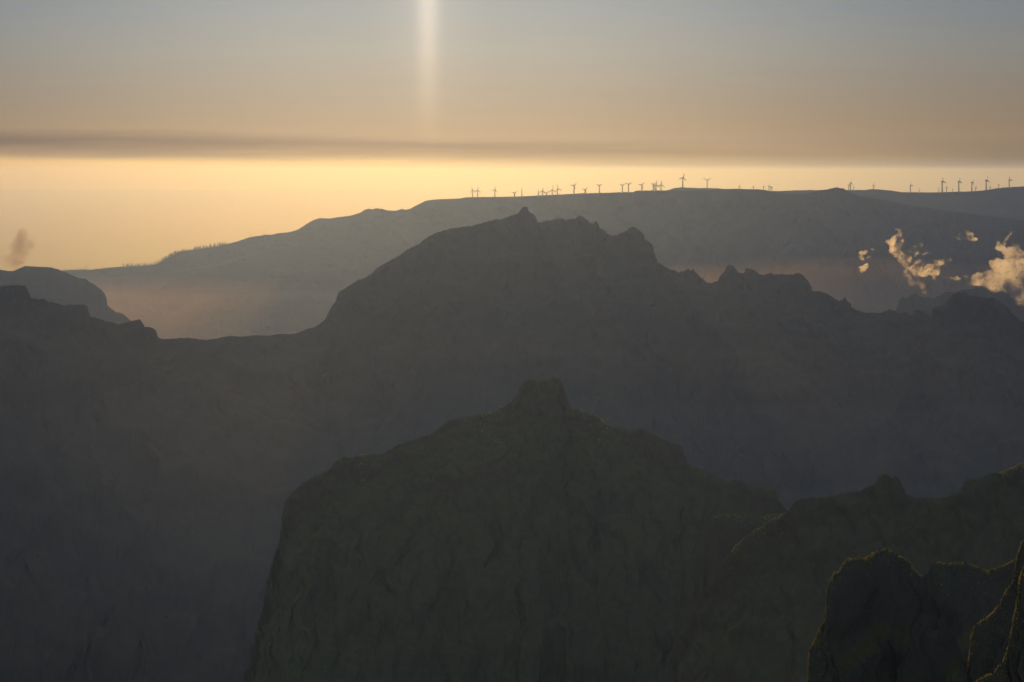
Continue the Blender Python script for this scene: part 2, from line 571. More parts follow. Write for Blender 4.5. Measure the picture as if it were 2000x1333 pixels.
# the main massif
massif_pts = [
    (-900, 620), (-600, 540), (-350, 530), (-100, 552), (0, 560), (20, 557.5), (40, 558), (50, 559), (54, 566), (58, 576), (61, 583), (72, 584), (76, 586),
    (84, 583.5), (92, 588), (100, 591), (112, 593), (124, 597), (135, 595.5), (165, 595.5), (171, 600), (173, 608), (176, 619),
    (190, 622), (205, 627), (218, 630), (230, 634), (250, 629), (272, 624), (276, 627), (278, 636), (281, 640), (290, 639),
    (300, 642), (305.5, 647), (306, 652), (308.5, 658), (315, 662), (322, 663), (345, 661), (370, 660), (395, 664), (410, 664), (430, 660),
    (450, 656), (475, 658), (500, 655), (520, 657), (545, 653), (575, 653), (600, 643), (615, 639), (625, 632), (635, 625),
    (638, 617), (645, 603), (650, 596), (655, 590), (658, 580), (662, 570), (675, 563), (690, 553), (700, 546.5), (710, 544.5),
    (720, 539), (732, 529), (738, 523), (755, 513), (780, 500), (790, 492), (803, 484), (817, 478), (825, 471), (837, 463),
    (853, 454), (870, 449.5), (888, 445.5), (905, 443.5), (922, 442), (930, 439), (950, 434), (962, 430.5), (970, 428.5), (974, 430),
    (985, 427), (1000, 421.5), (1012, 417), (1016, 411), (1021, 405), (1027, 404), (1030, 406), (1031, 410), (1036, 417),
    (1042, 418.5), (1046, 424), (1049, 434), (1051, 436), (1060, 434), (1068, 431), (1075, 431), (1082, 429), (1090, 426.5),
    (1096, 428), (1101, 427), (1103, 431.5), (1110, 428.5), (1125, 427), (1131, 422.5), (1134, 421.5), (1140, 424), (1143, 428),
    (1148, 430), (1151, 436), (1160, 436), (1163, 432), (1167, 435), (1170, 443), (1173, 447), (1182, 452), (1185, 456),
    (1193, 461), (1204, 460), (1220, 452), (1233, 443), (1240, 444.5), (1250, 451), (1258, 459), (1258.7, 467), (1265, 471),
    (1275, 479), (1277, 488), (1278, 503), (1283, 512), (1300, 521), (1303, 522), (1306, 526), (1320, 529.5), (1325, 533), (1331, 529),
    (1333, 531), (1345, 525), (1349, 530), (1354, 525.5), (1360, 534), (1370, 543), (1382, 553), (1388, 553), (1402, 549),
    (1406, 540), (1415, 530), (1419, 521), (1422, 517), (1430, 518), (1436, 524), (1440, 530), (1447, 534), (1454, 533),
    (1457, 525), (1460, 524), (1474, 528), (1482, 535), (1490, 538), (1498, 535), (1505, 533), (1512, 537), (1520, 536),
    (1550, 536), (1560, 533), (1570, 539), (1578, 549), (1585, 561), (1586, 569), (1604, 569.5), (1615, 574), (1625, 580),
    (1634, 586), (1640, 589), (1651, 581), (1656, 591), (1662, 593), (1663, 602), (1666, 600.5), (1668, 604), (1680, 608), (1690, 611),
    (1700, 611), (1720, 611.5), (1738, 604.5), (1748, 608), (1757, 612.5), (1770, 610), (1776, 614), (1781, 617), (1784, 616),
    (1786, 606), (1797, 606), (1806, 612), (1817, 618), (1820, 615), (1821, 603), (1830, 600), (1837, 597), (1845, 596),
    (1852, 586), (1859, 577), (1868, 572), (1882, 570), (1889, 573), (1893, 579), (1900, 576.5), (1910, 580), (1925, 582),
    (1942, 583), (1953, 590), (1966, 598), (1976, 612), (1990, 625), (1993, 628), (2000, 629), (2100, 690), (2300, 720), (2700, 740), (3000, 900)]
massif = with_D(massif_pts, [-350, 0, 300, 640, 1020, 1300, 1700, 2000, 2300], [2900, 3000, 3200, 3600, 3850, 3700, 3400, 3100, 2900])
massif = [(x, y, d * 1.12) for x, y, d in massif]
ridge('massif', massif, M_MID, 1750, 900, 60, step=0.9, rows=130, rough=1.0, rough_wl=5, amp=16, scale=340, seed=53, lat=10, mins=0.35,
      smooth_to=70, power=0.8, detail=0, dscale=60)

# buttress running down from the massif's right shoulder
ridge('buttress', [(x, y, d * 1.12) for x, y, d in [(1180, 640, 3500), (1240, 600, 3480), (1290, 600, 3430), (1345, 640, 3330), (1400, 715, 3180), (1440, 780, 3050),
                   (1480, 850, 2900), (1515, 910, 2780), (1545, 975, 2640), (1580, 1050, 2500), (1620, 1150, 2350)]], M_MID,
      900, 400, 60, step=1.2, rows=60, rough=2.2, rough_wl=12, amp=20, scale=200, seed=59, lat=20, smooth_to=60)

# the central peak
peak_pts = [
    (400, 1700), (440, 1500), (480, 1333), (497, 1260), (510, 1200), (520, 1150), (528, 1110), (537, 1080), (545, 1060), (550, 1030),
    (551, 1010), (555, 983), (570, 963), (590, 945), (615, 930), (640, 920), (655, 903), (668, 894), (690, 893), (705, 888),
    (735, 887), (750, 884), (770, 873), (800, 861), (840, 849), (855, 838), (875, 822), (900, 816), (930, 811), (960, 806),
    (975, 799), (990, 790), (1003, 778), (1010, 773), (1014, 760), (1020, 750), (1025, 743), (1038, 739), (1048, 744), (1060, 744),
    (1072, 738), (1080, 734), (1090, 737), (1097, 745), (1100, 757), (1107, 773), (1111, 790), (1115, 797), (1130, 800),
    (1150, 808), (1165, 812), (1180, 824), (1195, 835), (1230, 839), (1250, 838), (1258, 836), (1270, 846), (1285, 853),
    (1300, 860), (1320, 868), (1333, 872), (1336, 890), (1341, 903), (1355, 912), (1375, 919), (1400, 928), (1410, 938),
    (1420, 946), (1430, 938), (1445, 939), (1455, 945), (1465, 949), (1500, 950), (1515, 956), (1522, 975), (1532, 992),
    (1560, 1040), (1640, 1180)]
peak = with_D(peak_pts, [400, 555, 900, 1090, 1300, 1640], [1700, 1830, 1980, 2030, 1960, 1760])
PEAK, PEAKD = ridge('peak', peak, M_PEAK, 1100, 520, 40, step=0.8, rows=170, rough=1.9, rough_wl=8, amp=9, scale=150, seed=62, lat=4,
      smooth_to=60, power=0.85, flat=5, detail=0.8, dscale=30)

SADDLE, SADDLED = ridge('saddle', with_D([(1340, 1130), (1372, 1050), (1385, 1020), (1395, 1010), (1410, 1006), (1430, 1005), (1450, 1011), (1480, 1012),
                        (1520, 1004), (1560, 1010), (1620, 1040)], [0, 3000], [1600, 1600]), M_PEAK, 500, 200, 60, step=0.8, rows=90,
      rough=1.5, rough_wl=10, amp=8, scale=70, seed=66, flat=7, detail=1.5, dscale=14)

right_pts = [
    (1250, 1420), (1330, 1230), (1385, 1130), (1430, 1075), (1445, 1058), (1470, 1040), (1500, 1020), (1530, 1003), (1545, 990), (1556, 978), (1565, 973),
    (1600, 972), (1620, 971), (1640, 965), (1675, 961), (1695, 951), (1710, 943), (1717, 931), (1728, 925), (1738, 930),
    (1743, 934), (1750, 928), (1757, 937), (1765, 955), (1770, 964), (1790, 972), (1820, 973), (1843, 973), (1860, 965),
    (1877, 957), (1885, 940), (1895, 936), (1910, 935), (1930, 926), (1945, 922), (1955, 924), (1975, 915), (1990, 908),
    (2010, 905), (2100, 880), (2300, 860), (2600, 850), (2900, 1000), (3150, 1400)]
RIGHT, RIGHTD = ridge('right_ridge', with_D(right_pts, [1250, 1430, 1700, 2000, 2300], [1480, 1440, 1390, 1320, 1250]), M_PEAK, 700, 320, 60, step=0.8, rows=140,
      rough=1.9, rough_wl=7, amp=7, scale=95, seed=73, lat=4, smooth_to=50, flat=5, detail=1.5, dscale=20)

crag_pts = [
    (1562, 1600), (1570, 1450), (1577, 1333), (1580, 1290), (1582, 1270), (1588, 1258), (1595, 1245), (1601, 1230), (1608, 1220), (1612, 1212),
    (1613, 1190), (1613.5, 1165), (1615, 1148), (1622, 1135), (1628, 1122), (1640, 1115), (1648, 1100), (1655, 1093), (1675, 1090),
    (1690, 1092), (1705, 1082), (1720, 1077), (1733, 1074), (1745, 1078), (1755, 1087), (1765, 1090), (1775, 1100), (1785, 1113),
    (1795, 1124), (1803, 1127), (1812, 1119), (1820, 1105), (1830, 1100), (1850, 1101), (1890, 1101), (1910, 1108), (1920, 1114),
    (1935, 1116), (1950, 1110), (1965, 1104), (1985, 1092), (2000, 1080), (2100, 1050), (2300, 1040), (2500, 1100), (2700, 1300), (2850, 1700)]
CRAG, CRAGD = ridge('crag', with_D(crag_pts, [1560, 1733, 2300], [640, 690, 630]), M_NEAR, 270, 130, 250, step=0.7, rows=150,
                    rough=3.0, rough_wl=8, amp=8, scale=45, seed=81, lat=5, smooth_to=70, flat=3.5, detail=2.0, dscale=11, power=0.8)
near_a = [(1880, 1700), (1888, 1450), (1891, 1333), (1893, 1290), (1897, 1245), (1905, 1222), (1915, 1214), (1932, 1204), (1945, 1190), (1955, 1178),
          (1962, 1160), (1973, 1145), (1982, 1130), (1988, 1090), (1997, 1058), (2060, 1000), (2300, 950), (2600, 980), (2850, 1200), (3100, 1800)]
ROCKA, ROCKAD = ridge('near_crag', with_D(near_a, [0, 3000], [400, 400]), M_NEAR, 170, 90, 330, step=0.7, rows=120, rough=2.5,
                      rough_wl=10, amp=5, scale=20, seed=91, lat=2.5, smooth_to=70, flat=1.5, detail=1.3, dscale=5, power=0.8)
near_b = [(1860, 1460), (1890, 1350), (1915, 1325), (1940, 1315), (1950, 1300), (1960, 1290), (1968, 1270), (1973, 1250), (1979, 1215), (1986, 1180),
          (1993, 1130), (2003, 1090), (2060, 1050), (2300, 1000), (2600, 1050), (2900, 1300), (3150, 1900)]
ROCKB, ROCKBD = ridge('nearest_crag', with_D(near_b, [0, 3000], [290, 290]), M_NEAR, 120, 60, 430, step=0.7, rows=110, rough=3.0,
                      rough_wl=10, amp=4, scale=16, seed=97, lat=2.0, smooth_to=70, flat=1.2, detail=1.0, dscale=4, power=0.8)

# ------------------------------------------------------------------ wind turbines
M_PAINT = mat_simple('turbine_paint', (0.14, 0.14, 0.14), 0.5, 0.05, 0.2)
M_STEEL = mat_simple('mast_steel', (0.16, 0.16, 0.16), 0.6, 0.1, 0.3)


def lathe(rings, n=12):
    v, f = [], []
    for r, z in rings:
        for k in range(n):
            a = 2 * math.pi * k / n
            v.append((r * math.cos(a), r * math.sin(a), z))
    for i in range(len(rings) - 1):
        for k in range(n):
            k2 = (k + 1) % n
            f.append((i * n + k, i * n + k2, (i + 1) * n + k2, (i + 1) * n + k))
    f.append(tuple(range(n))[::-1])
    f.append(tuple(range((len(rings) - 1) * n, len(rings) * n)))
    return v, f


def mk_mesh(name, vf, mat):
    me = bpy.data.meshes.new(name)
    me.from_pydata(vf[0], [], vf[1])
    me.materials.append(mat)
    me.update()
    return me


ME_TOWER = mk_mesh('tower', lathe([(2.5, 0.0), (2.25, 0.25), (1.95, 0.5), (1.65, 0.75), (1.35, 1.0)], 14), M_PAINT)
# nacelle: rounded box, long along Y
sec = [(-4.2, 0.75), (-3.6, 1.0), (2.0, 1.0), (4.6, 0.72), (5.2, 0.45)]
nv, nf = [], []
for y, k in sec:
    for (a, b) in ((-1.5, -1.1), (-1.1, -1.6), (1.1, -1.6), (1.5, -1.1), (1.6, 0.9), (1.1, 1.7), (-1.1, 1.7), (-1.6, 0.9)):
        nv.append((a * k, y, b * k))
for i in range(len(sec) - 1):
    for k in range(8):
        nf.append((i * 8 + k, i * 8 + (k + 1) % 8, (i + 1) * 8 + (k + 1) % 8, (i + 1) * 8 + k))
nf += [tuple(range(8))[::-1], tuple(range((len(sec) - 1) * 8, len(sec) * 8))]
ME_NAC = mk_mesh('nacelle', (nv, nf), M_PAINT)
hv, hf = lathe([(1.5, 1.2), (1.6, 0.0), (1.45, -0.9), (1.0, -1.8), (0.3, -2.4)], 12)
ME_HUB = mk_mesh('hub', ([(x, z, -y) for x, y, z in hv], hf), M_PAINT)
# blade: tapered, twisted, unit length along +Z
bv, bf = [], []
BS = [(0.0, 1.3, 1.2, 0.0), (0.08, 1.5, 1.1, 0.35), (0.2, 3.0, 0.7, 0.30), (0.4, 2.5, 0.5, 0.18), (0.6, 2.0, 0.35, 0.10),
      (0.8, 1.5, 0.22, 0.05), (0.95, 1.05, 0.12, 0.02), (1.0, 0.4, 0.06, 0.0)]
for z, c, t, tw in BS:
    for (a, b) in ((-0.35, 0.0), (-0.1, 0.5), (0.3, 0.3), (0.65, 0.0), (0.3, -0.3), (-0.1, -0.5)):
        x, y = a * c * 1.35, b * t * 1.3
        bv.append((x * math.cos(tw) - y * math.sin(tw), x * math.sin(tw) + y * math.cos(tw), z))
for i in range(len(BS) - 1):
    for k in range(6):
        bf.append((i * 6 + k, i * 6 + (k + 1) % 6, (i + 1) * 6 + (k + 1) % 6, (i + 1) * 6 + k))
bf += [tuple(range(6))[::-1], tuple(range((len(BS) - 1) * 6, len(BS) * 6))]
ME_BLADE = mk_mesh('blade', (bv, bf), M_PAINT)


def child(name, me, parent):
    o = bpy.data.objects.new(name, me)
    col.objects.link(o)
    o.parent = parent
    return o


def dist_front(x):
    return float(np.interp(x, L0_DX, L0_DD))


def dist_back(x):
    return float(np.interp(x, BACK_DX, BACK_DD))


def turbine(px, base, hub, rot, blade_px, yaw, label, back=False, thick=1.0):
    D = dist_back(px) if back else dist_front(px)
    b = at(px, base, D)
    h = at(px, hub, D)
    k = D / F
    root = bpy.data.objects.new('wind_turbine', None)
    col.objects.link(root)
    root.location = b - Vector((0, 0, 4))
    root.rotation_euler.z = math.radians(yaw)
    tag(root, label, 'wind turbine', 'wind turbines standing along the plateau skyline')
    H = h.z - b.z + 4
    s = 1.2 * thick * max(0.7, min(1.25, H / 42.0))
    t = child('tower', ME_TOWER, root)
    t.scale = (s, s, H)
    n = child('nacelle', ME_NAC, root)
    n.location = (0, 0.6, H + 0.6 * s)
    n.scale = (s, s, s)
    hb_ = child('hub', ME_HUB, root)
    hb_.location = (0, -4.6 * s, H + 0.6 * s)
    hb_.rotation_euler = (0, math.radians(rot), 0)
    hb_.scale = (s, s, s)
    for q in range(3):
        bl = child('blade', ME_BLADE, hb_)
        bl.rotation_euler = (0, math.radians(120 * q), 0)
        bl.scale = (1.0, 1.0, blade_px * k / s)
    return root


TURB = [
    (922.8, 385, 372.5, -14, 7.5, 0, 'leftmost turbine on the plateau, its upper blade leaning left, right blade near its neighbour'),
    (933, 385, 372.5, 2, 8, 10, 'second turbine from the left end, one blade straight up, close beside the leftmost'),
    (966.5, 385, 371.5, 13, 7, 0, 'lone turbine with upper blade tilted right, standing apart left of the rock-topped summit'),
    (1004.5, 384, 378, 47, 7, 20, 'low turbine sunk behind the edge left of the tall pole, blades in a V'),
    (1059.5, 383, 373.5, 2, 7.5, 15, 'small turbine with upright blade just right of the short bare pole'),
    (1067, 382.5, 378, 44, 7.5, 15, 'low turbine half hidden behind the ridge, V of blades right beside an upright-bladed one'),
    (1078.5, 381, 371.5, 3, 11, 35, 'turbine with very long upright blade and one blade down right, left of a close pair'),
    (1089, 381, 369.5, -12, 10, 25, 'turbine with upper blade leaning left and one pointing right, last before the wide gap'),
    (1121, 379, 363.5, 40, 8, 5, 'tall turbine with one blade level left and one up right, above the twin rocky notch'),
    (1142.5, 378.5, 371.5, 43, 8.5, 30, 'low turbine with a narrow V of blades between two taller turbines'),
    (1170.5, 378.5, 363.5, 57, 7, 0, 'turbine with an open V of blades alone on the flat plateau edge'),
    (1215.5, 376.5, 363, 54, 6.5, 0, 'left turbine of the twin pair with raised V blades'),
    (1227.5, 376.5, 361, 56, 7.5, 0, 'right, slightly taller turbine of the twin pair with raised V blades'),
    (1253.5, 373.5, 362, 40, 7.5, 0, 'turbine with blades left and up right, between the twin pair and the tight cluster'),
    (1275.8, 373, 361, 52, 5.5, 0, 'leftmost turbine of the tight cluster, V blades'),
    (1281.3, 373, 361.5, 4, 9, 10, 'turbine with long upright blade in the middle of the tight cluster'),
    (1291, 373, 361.5, 2, 8.5, 5, 'right turbine of the tight cluster, one blade upright'),
]
for a in TURB:
    turbine(*a)
TURB_BACK = [
    (1333.5, 367.5, 347.8, 12, 9.5, 15, 'tallest turbine on the low hillock, one blade up and one down right'),
    (1381, 368.5, 353, 57, 9, 0, 'turbine with wide V of blades at the right end of the hillock'),
    (1657.5, 372.5, 362, 0, 6, 60, 'small left turbine of the clump behind the rounded knoll'),
    (1661, 372.5, 358, 4, 9, 55, 'taller turbine of the clump just right of the rounded knoll'),
    (1705.5, 371, 362.5, 30, 7, 50, 'short turbine on the rise right of the rounded knoll'),
    (1778, 377, 362.5, -18, 7.5, 40, 'turbine with one blade up left, first of the right-hand row'),
    (1840, 377, 355.5, -16, 8.5, 35, 'tall turbine with one blade pointing right, second of the right-hand row'),
    (1872.5, 376, 355.5, -8, 7.5, 38, 'tall turbine with stubby upright blade, third of the right-hand row'),
    (1898, 375.5, 357, 26, 6, 50, 'turbine with short blade tilted right, fourth of the right-hand row'),
    (1926, 373, 353, -6, 10, 50, 'tallest turbine of the right-hand row, with thin upright blade'),
    (1971, 368, 352, -22, 8, 38, 'turbine nearest the right edge, with narrow V of blades'),
]
for a in TURB_BACK:
    turbine(*a, back=True, thick=0.9)

FAINT = [
    (1444, 370.5, 364, 10, 3.5, 30, 'tiny faint turbine left of the dip, first right of the hillock'),
    (1471, 372.5, 365.2, 20, 3.5, 40, 'tiny faint turbine midway between hillock and dip'),
    (1491, 374, 364.8, 0, 4, 50, 'tiny faint turbine left beside the dense little trio'),
    (1501.3, 375, 364, 15, 5, 60, 'leftmost turbine of the tiny trio above the dip'),
    (1504.8, 375, 365.5, 40, 4, 60, 'middle turbine of the tiny trio above the dip'),
    (1507.6, 375, 367, 5, 4, 60, 'rightmost, lowest turbine of the tiny trio above the dip'),
    (1848.5, 377, 366.5, 15, 3.5, 40, 'tiny distant turbine right of the second tall one in the right row'),
    (1905.5, 375, 367, 10, 3.5, 40, 'tiny distant turbine right of the fourth one in the right row'),
    (1933, 372.5, 366.3, 20, 3.5, 40, 'tiny distant turbine right beside the tallest of the right row'),
    (1950.5, 369.5, 361.5, 0, 3.5, 70, 'small thin turbine on the rise left of the edge turbine'),
]
for a in FAINT:
    turbine(*a, back=True, thick=0.75)


def mast(px, base, top, D, label, r=1.3, group='bare poles and masts on the skyline'):
    b = at(px, base, D)
    t = at(px, top, D)
    root = bpy.data.objects.new('mast', None)
    col.objects.link(root)
    root.location = b - Vector((0, 0, 4))
    tag(root, label, 'mast', group)
    H = t.z - b.z + 4
    p = mesh_obj('pole', *lathe([(r, 0), (r * 0.85, H * 0.5), (r * 0.7, H * 0.93), (r * 0.35, H * 0.94), (r * 0.3, H)], 10), M_STEEL, root)
    f = mesh_obj('footing', *lathe([(r * 2.2, -2), (r * 2.2, 4.6), (r * 1.1, 5.0)], 10), M_STEEL, root)
    return root


mast(1019.3, 384, 367.8, dist_front(1019), 'tall bare dark pole alone on the plateau above the summit rock', 1.9)
mast(1051.5, 383, 372, dist_front(1051), 'short bare dark pole just left of the upright-bladed turbine', 2.0)
mast(1278.9, 373, 361.5, dist_front(1279), 'slim bare pole inside the tight turbine cluster', 1.6)
mast(1667.5, 372.5, 364, dist_back(1667), 'short bare pole right of the turbine clump by the knoll', 1.5)
mast(1795.5, 377, 368, dist_back(1795), 'short thin pole right of the first turbine in the right row', 1.3)
mast(1833.5, 377, 366, dist_back(1833), 'thin pole just left of the tall turbine with a level blade', 1.3)
mast(1860.5, 376.5, 368, dist_back(1860), 'thin short pole midway between two tall right-row turbines', 1.3)
mast(168.5, 527, 514, dist_front(168), 'lone thin mast on the low tree-covered ridge at far left', 1.2)
mast(489, 464.5, 454, dist_front(489), 'left one of two thin masts on the bare left shoulder', 1.0)
mast(515.5, 460, 449.5, dist_front(515), 'right one of two thin masts on the bare left shoulder', 1.2)

# ------------------------------------------------------------------ conifers along the left skyline
M_CON = mat_simple('conifer_needles', (0.040, 0.048, 0.028), 0.9, 0.4, 0.4)
rnd = random.Random(5)


def conifer_mesh(seed):
    R = random.Random(seed)
    v, f = [], []

    def add(vv, ff):
        o = len(v)
        v.extend(vv)
        f.extend([tuple(i + o for i in q) for q in ff])
    add(*lathe([(0.035, -0.15), (0.022, 0.6), (0.006, 1.0)], 5))
    n = 46
    for i in range(n):
        h = 0.16 + 0.84 * (i + R.random() * 0.7) / n
        L = (0.30 * (1.04 - h) ** 0.75 + 0.02) * R.uniform(0.55, 1.15)
        a = i * 2.4 + R.uniform(-0.4, 0.4)
        dz = -L * R.uniform(0.1, 0.5)
        w = L * 0.38
        c, s = math.cos(a), math.sin(a)
        add([(0, 0, h), (c * L * 0.6 - s * w, s * L * 0.6 + c * w, h + dz * 0.4), (c * L, s * L, h + dz),
             (c * L * 0.6 + s * w, s * L * 0.6 - c * w, h + dz * 0.4), (c * L * 0.5, s * L * 0.5, h + 0.05)],
            [(0, 1, 4), (1, 2, 4), (2, 3, 4), (3, 0, 4), (0, 3, 2, 1)])
    me = bpy.data.meshes.new('conifer')
    me.from_pydata(v, [], f)
    me.materials.append(M_CON)
    me.update()
    return me


CON = [conifer_mesh(100 + i) for i in range(6)]
cx_ = [p[0] for p in plateau_prof]
cy_ = [p[1] for p in plateau_prof]
spots = []
for a, b, st_, h0, h1 in ((122, 176, 3.3, 2.0, 4.0), (182, 238, 4.0, 1.4, 2.6), (240, 300, 2.4, 3.0, 6.2), (300, 345, 2.1, 3.5, 7.5),
                          (345, 382, 2.4, 2.0, 4.5), (380, 446, 2.3, 3.5, 7.5)):
    x = a
    while x < b:
        spots.append((x + rnd.uniform(-0.7, 0.7), rnd.uniform(h0, h1)))
        x += st_ * rnd.uniform(0.5, 1.5)
for x, hp in spots:
    D = dist_front(x) - rnd.uniform(0, 25)
    y = float(np.interp(x, cx_, cy_)) + 0.6
    o = bpy.data.objects.new('conifer', CON[rnd.randrange(6)])
    col.objects.link(o)
    o.location = at(x, y, D)
    hm = (hp * 1.1 + 0.4) * D / F
    wd = rnd.uniform(0.7, 1.1)
    o.scale = (hm * wd, hm * wd, hm)
    o.rotation_euler.z = rnd.uniform(0, 6.28)
    tag(o, 'small dark conifer silhouetted on the low left skyline ridge', 'tree', 'conifers along the left skyline')


# ------------------------------------------------------------------ torn clouds and smoke
def cloud_noise(scale, thr, k, dist=1.2, detail=6.0, fill=0.0, ridged=0.0):
    def fn(N, v):
        geo = N.new('ShaderNodeTexCoord')
        n = N.noise(geo.outputs['Object'], scale, detail, 0.62, dist)
        n2 = N.noise(geo.outputs['Object'], scale * 0.28, 3.0, 0.5, 0.5)
        fil = N.m('SUBTRACT', 1.0, N.m('MULTIPLY', N.m('ABSOLUTE', N.m('SUBTRACT', n, 0.5)), 5.0))
        n3 = N.m('ADD', N.m('MULTIPLY', n, 1.0 - ridged * 0.35), N.m('MULTIPLY', fil, 0.22 * ridged))
        s = N.m('ADD', N.m('MULTIPLY', n3, 0.62), N.m('MULTIPLY', n2, 0.38))
        d = N.m('MULTIPLY', N.m('MAXIMUM', N.m('SUBTRACT', s, thr), 0.0), k)
        N.put(v.inputs['Density'], N.m('ADD', d, fill))
    return fn


def puff(name, paths, D, label, cat, mat, seed, depth=1.0, voxel=1.6, disp=3.0, group=None, kind=None):
    R = random.Random(seed)
    k = D / F
    c0 = at(paths[0][0][0], paths[0][0][1], D)
    bm = bmesh.new()
    for path in paths:
        for (x0, y0, r0), (x1, y1, r1) in zip(path[:-1], path[1:]):
            n = max(1, int(math.hypot(x1 - x0, y1 - y0) / (0.45 * max(0.8, min(r0, r1)))))
            for i in range(n + 1):
                t = i / n
                r = (r0 + (r1 - r0) * t) * R.uniform(0.85, 1.5)
                x = x0 + (x1 - x0) * t + R.gauss(0, 0.35) * r
                y = y0 + (y1 - y0) * t + R.gauss(0, 0.35) * r
                c = at(x, y, D + R.gauss(0, 1) * r * k * 0.5 * depth) - c0
                bmesh.ops.create_icosphere(bm, subdivisions=2, radius=r * k,
                                           matrix=Matrix.Translation(c) @ Matrix.Diagonal((1, depth, R.uniform(0.7, 1.0), 1)))
    me = bpy.data.meshes.new(name)
    bm.to_mesh(me)
    bm.free()
    me.materials.append(mat)
    o = bpy.data.objects.new(name, me)
    col.objects.link(o)
    o.location = c0
    rm = o.modifiers.new('remesh', 'REMESH')
    rm.mode = 'VOXEL'
    rm.voxel_size = voxel
    tx = bpy.data.textures.new(name + '_tex', 'CLOUDS')
    tx.noise_scale = 7.0
    tx.noise_depth = 4
    dm = o.modifiers.new('displace', 'DISPLACE')
    dm.texture = tx
    dm.texture_coords = 'LOCAL'
    dm.strength = disp
    dm.mid_level = 0.5
    tag(o, label, cat, group, kind)
    return o


M_CLOUD = mat_volume('cloud_vapour', (1.0, 0.97, 0.93), 0.1, 0.84, noise=cloud_noise(0.12, 0.508, 1.5, dist=1.5, detail=8.0, ridged=1.0))
M_CLOUDB = mat_volume('thick_cloud_vapour', (1.0, 0.97, 0.93), 0.1, 0.84, noise=cloud_noise(0.08, 0.478, 0.65, dist=1.5, detail=8.0, ridged=1.0))
M_SMOKE = mat_volume('smoke', (0.50, 0.34, 0.22), 0.02, 0.5, absorb=(0.10, 0.03, 0.0), noise=cloud_noise(0.030, 0.41, 0.15, dist=1.6, detail=4.0))
CG = 'torn sunlit clouds in front of the plateau'
puff('cloud', [[(1751, 446, 1.8), (1758, 451, 2.2), (1757, 460, 3), (1748, 462, 3), (1742, 478, 4.5), (1748, 490, 7), (1758, 503, 9), (1768, 517, 10),
                (1766, 530, 6), (1776, 542, 8), (1785, 552, 8), (1797, 560, 6), (1807, 567, 4), (1815, 575, 2)],
               [(1731, 472, 2), (1737, 474, 3), (1745, 478, 4)], [(1757, 460, 3), (1760, 472, 4), (1757, 484, 4)],
               [(1758, 500, 6), (1772, 492, 6), (1776, 500, 5)],
               [(1780, 545, 7), (1785, 530, 8), (1795, 522, 9), (1810, 524, 8), (1825, 520, 8), (1833, 512, 6), (1847, 510, 5.5), (1854, 508, 4)],
               [(1820, 525, 6), (1826, 535, 4), (1822, 545, 2)],
               [(1779, 483, 2.5), (1786, 482, 4), (1792, 478, 3.5), (1801, 481, 3.5), (1800, 490, 4), (1790, 494, 4.5), (1786, 500, 3)]], 5000,
     'largest torn golden cloud wisp hanging before the plateau, shaped like a check mark', 'cloud', M_CLOUD, 3, group=CG, disp=5.0)
puff('cloud', [[(1865, 464, 1.5), (1874, 463, 3.2), (1880, 460, 5), (1888, 463, 5.5), (1897, 466, 4.5), (1905, 465, 2.5)],
               [(1873, 455, 1.5), (1878, 459, 2)]], 5000,
     'small flat golden cloud scrap alone, high between the two big clouds', 'cloud', M_CLOUD, 4, group=CG, disp=3.0)
puff('cloud', [[(1700, 484, 1.6), (1704, 487, 2.6), (1708, 484, 1.5)], [(1679, 494, 2), (1686, 495, 3.5), (1692, 493, 2.5)],
               [(1680, 502, 2.5), (1686, 506, 2), (1682, 499, 2)], [(1703, 500, 1.2), (1697, 503, 1.4), (1692, 505, 1)],
               [(1680, 522, 3.5), (1685, 527, 4.5), (1692, 519, 3), (1679, 533, 3)]], 5000,
     'faint broken shreds of cloud left of the big check-mark wisp', 'cloud', M_CLOUD, 5, group=CG, disp=3.0)
puff('cloud', [[(1692, 546, 0.9), (1702, 541, 1.4), (1707, 538, 2.4), (1709, 548, 1.0)]], 5000,
     'tiny thin cloud thread under the faint left shreds', 'cloud', M_CLOUD, 6, group=CG, disp=1.5, voxel=1.0)
puff('cloud', [[(1720, 507, 1.0), (1730, 506, 1.3), (1739, 502, 1.2)]], 5000,
     'short thin cloud thread touching the check-mark wisp from the left', 'cloud', M_CLOUD, 7, group=CG, disp=1.2, voxel=1.0)
puff('cloud', [[(1810, 492, 3.8), (1816, 492, 3)], [(1803, 498, 2), (1806, 496, 1.5)]], 5000,
     'small orange cloud tuft right of the looping upper wisp', 'cloud', M_CLOUD, 8, group=CG, disp=2.0, voxel=1.2)
puff('cloud', [[(1832, 538, 1.2), (1846, 540, 1.8), (1856, 543, 2.6), (1870, 545, 2.6), (1878, 544, 1.4)]], 5000,
     'long thin level cloud streak between the two big clouds', 'cloud', M_CLOUD, 9, group=CG, disp=2.0, voxel=1.2)
puff('cloud', [[(1859, 487, 2.4), (1862, 488, 1.5)]], 5000, 'dot of pale cloud right under the high flat scrap', 'cloud', M_CLOUD, 10, group=CG,
     disp=1.0, voxel=1.0)
puff('cloud', [[(1748, 572, 1.2), (1755, 564, 1.5), (1757, 560, 1.2)]], 5000,
     'faint thin cloud hook low above the hazy double hump', 'cloud', M_CLOUD, 12, group=CG, disp=1.0, voxel=1.0)
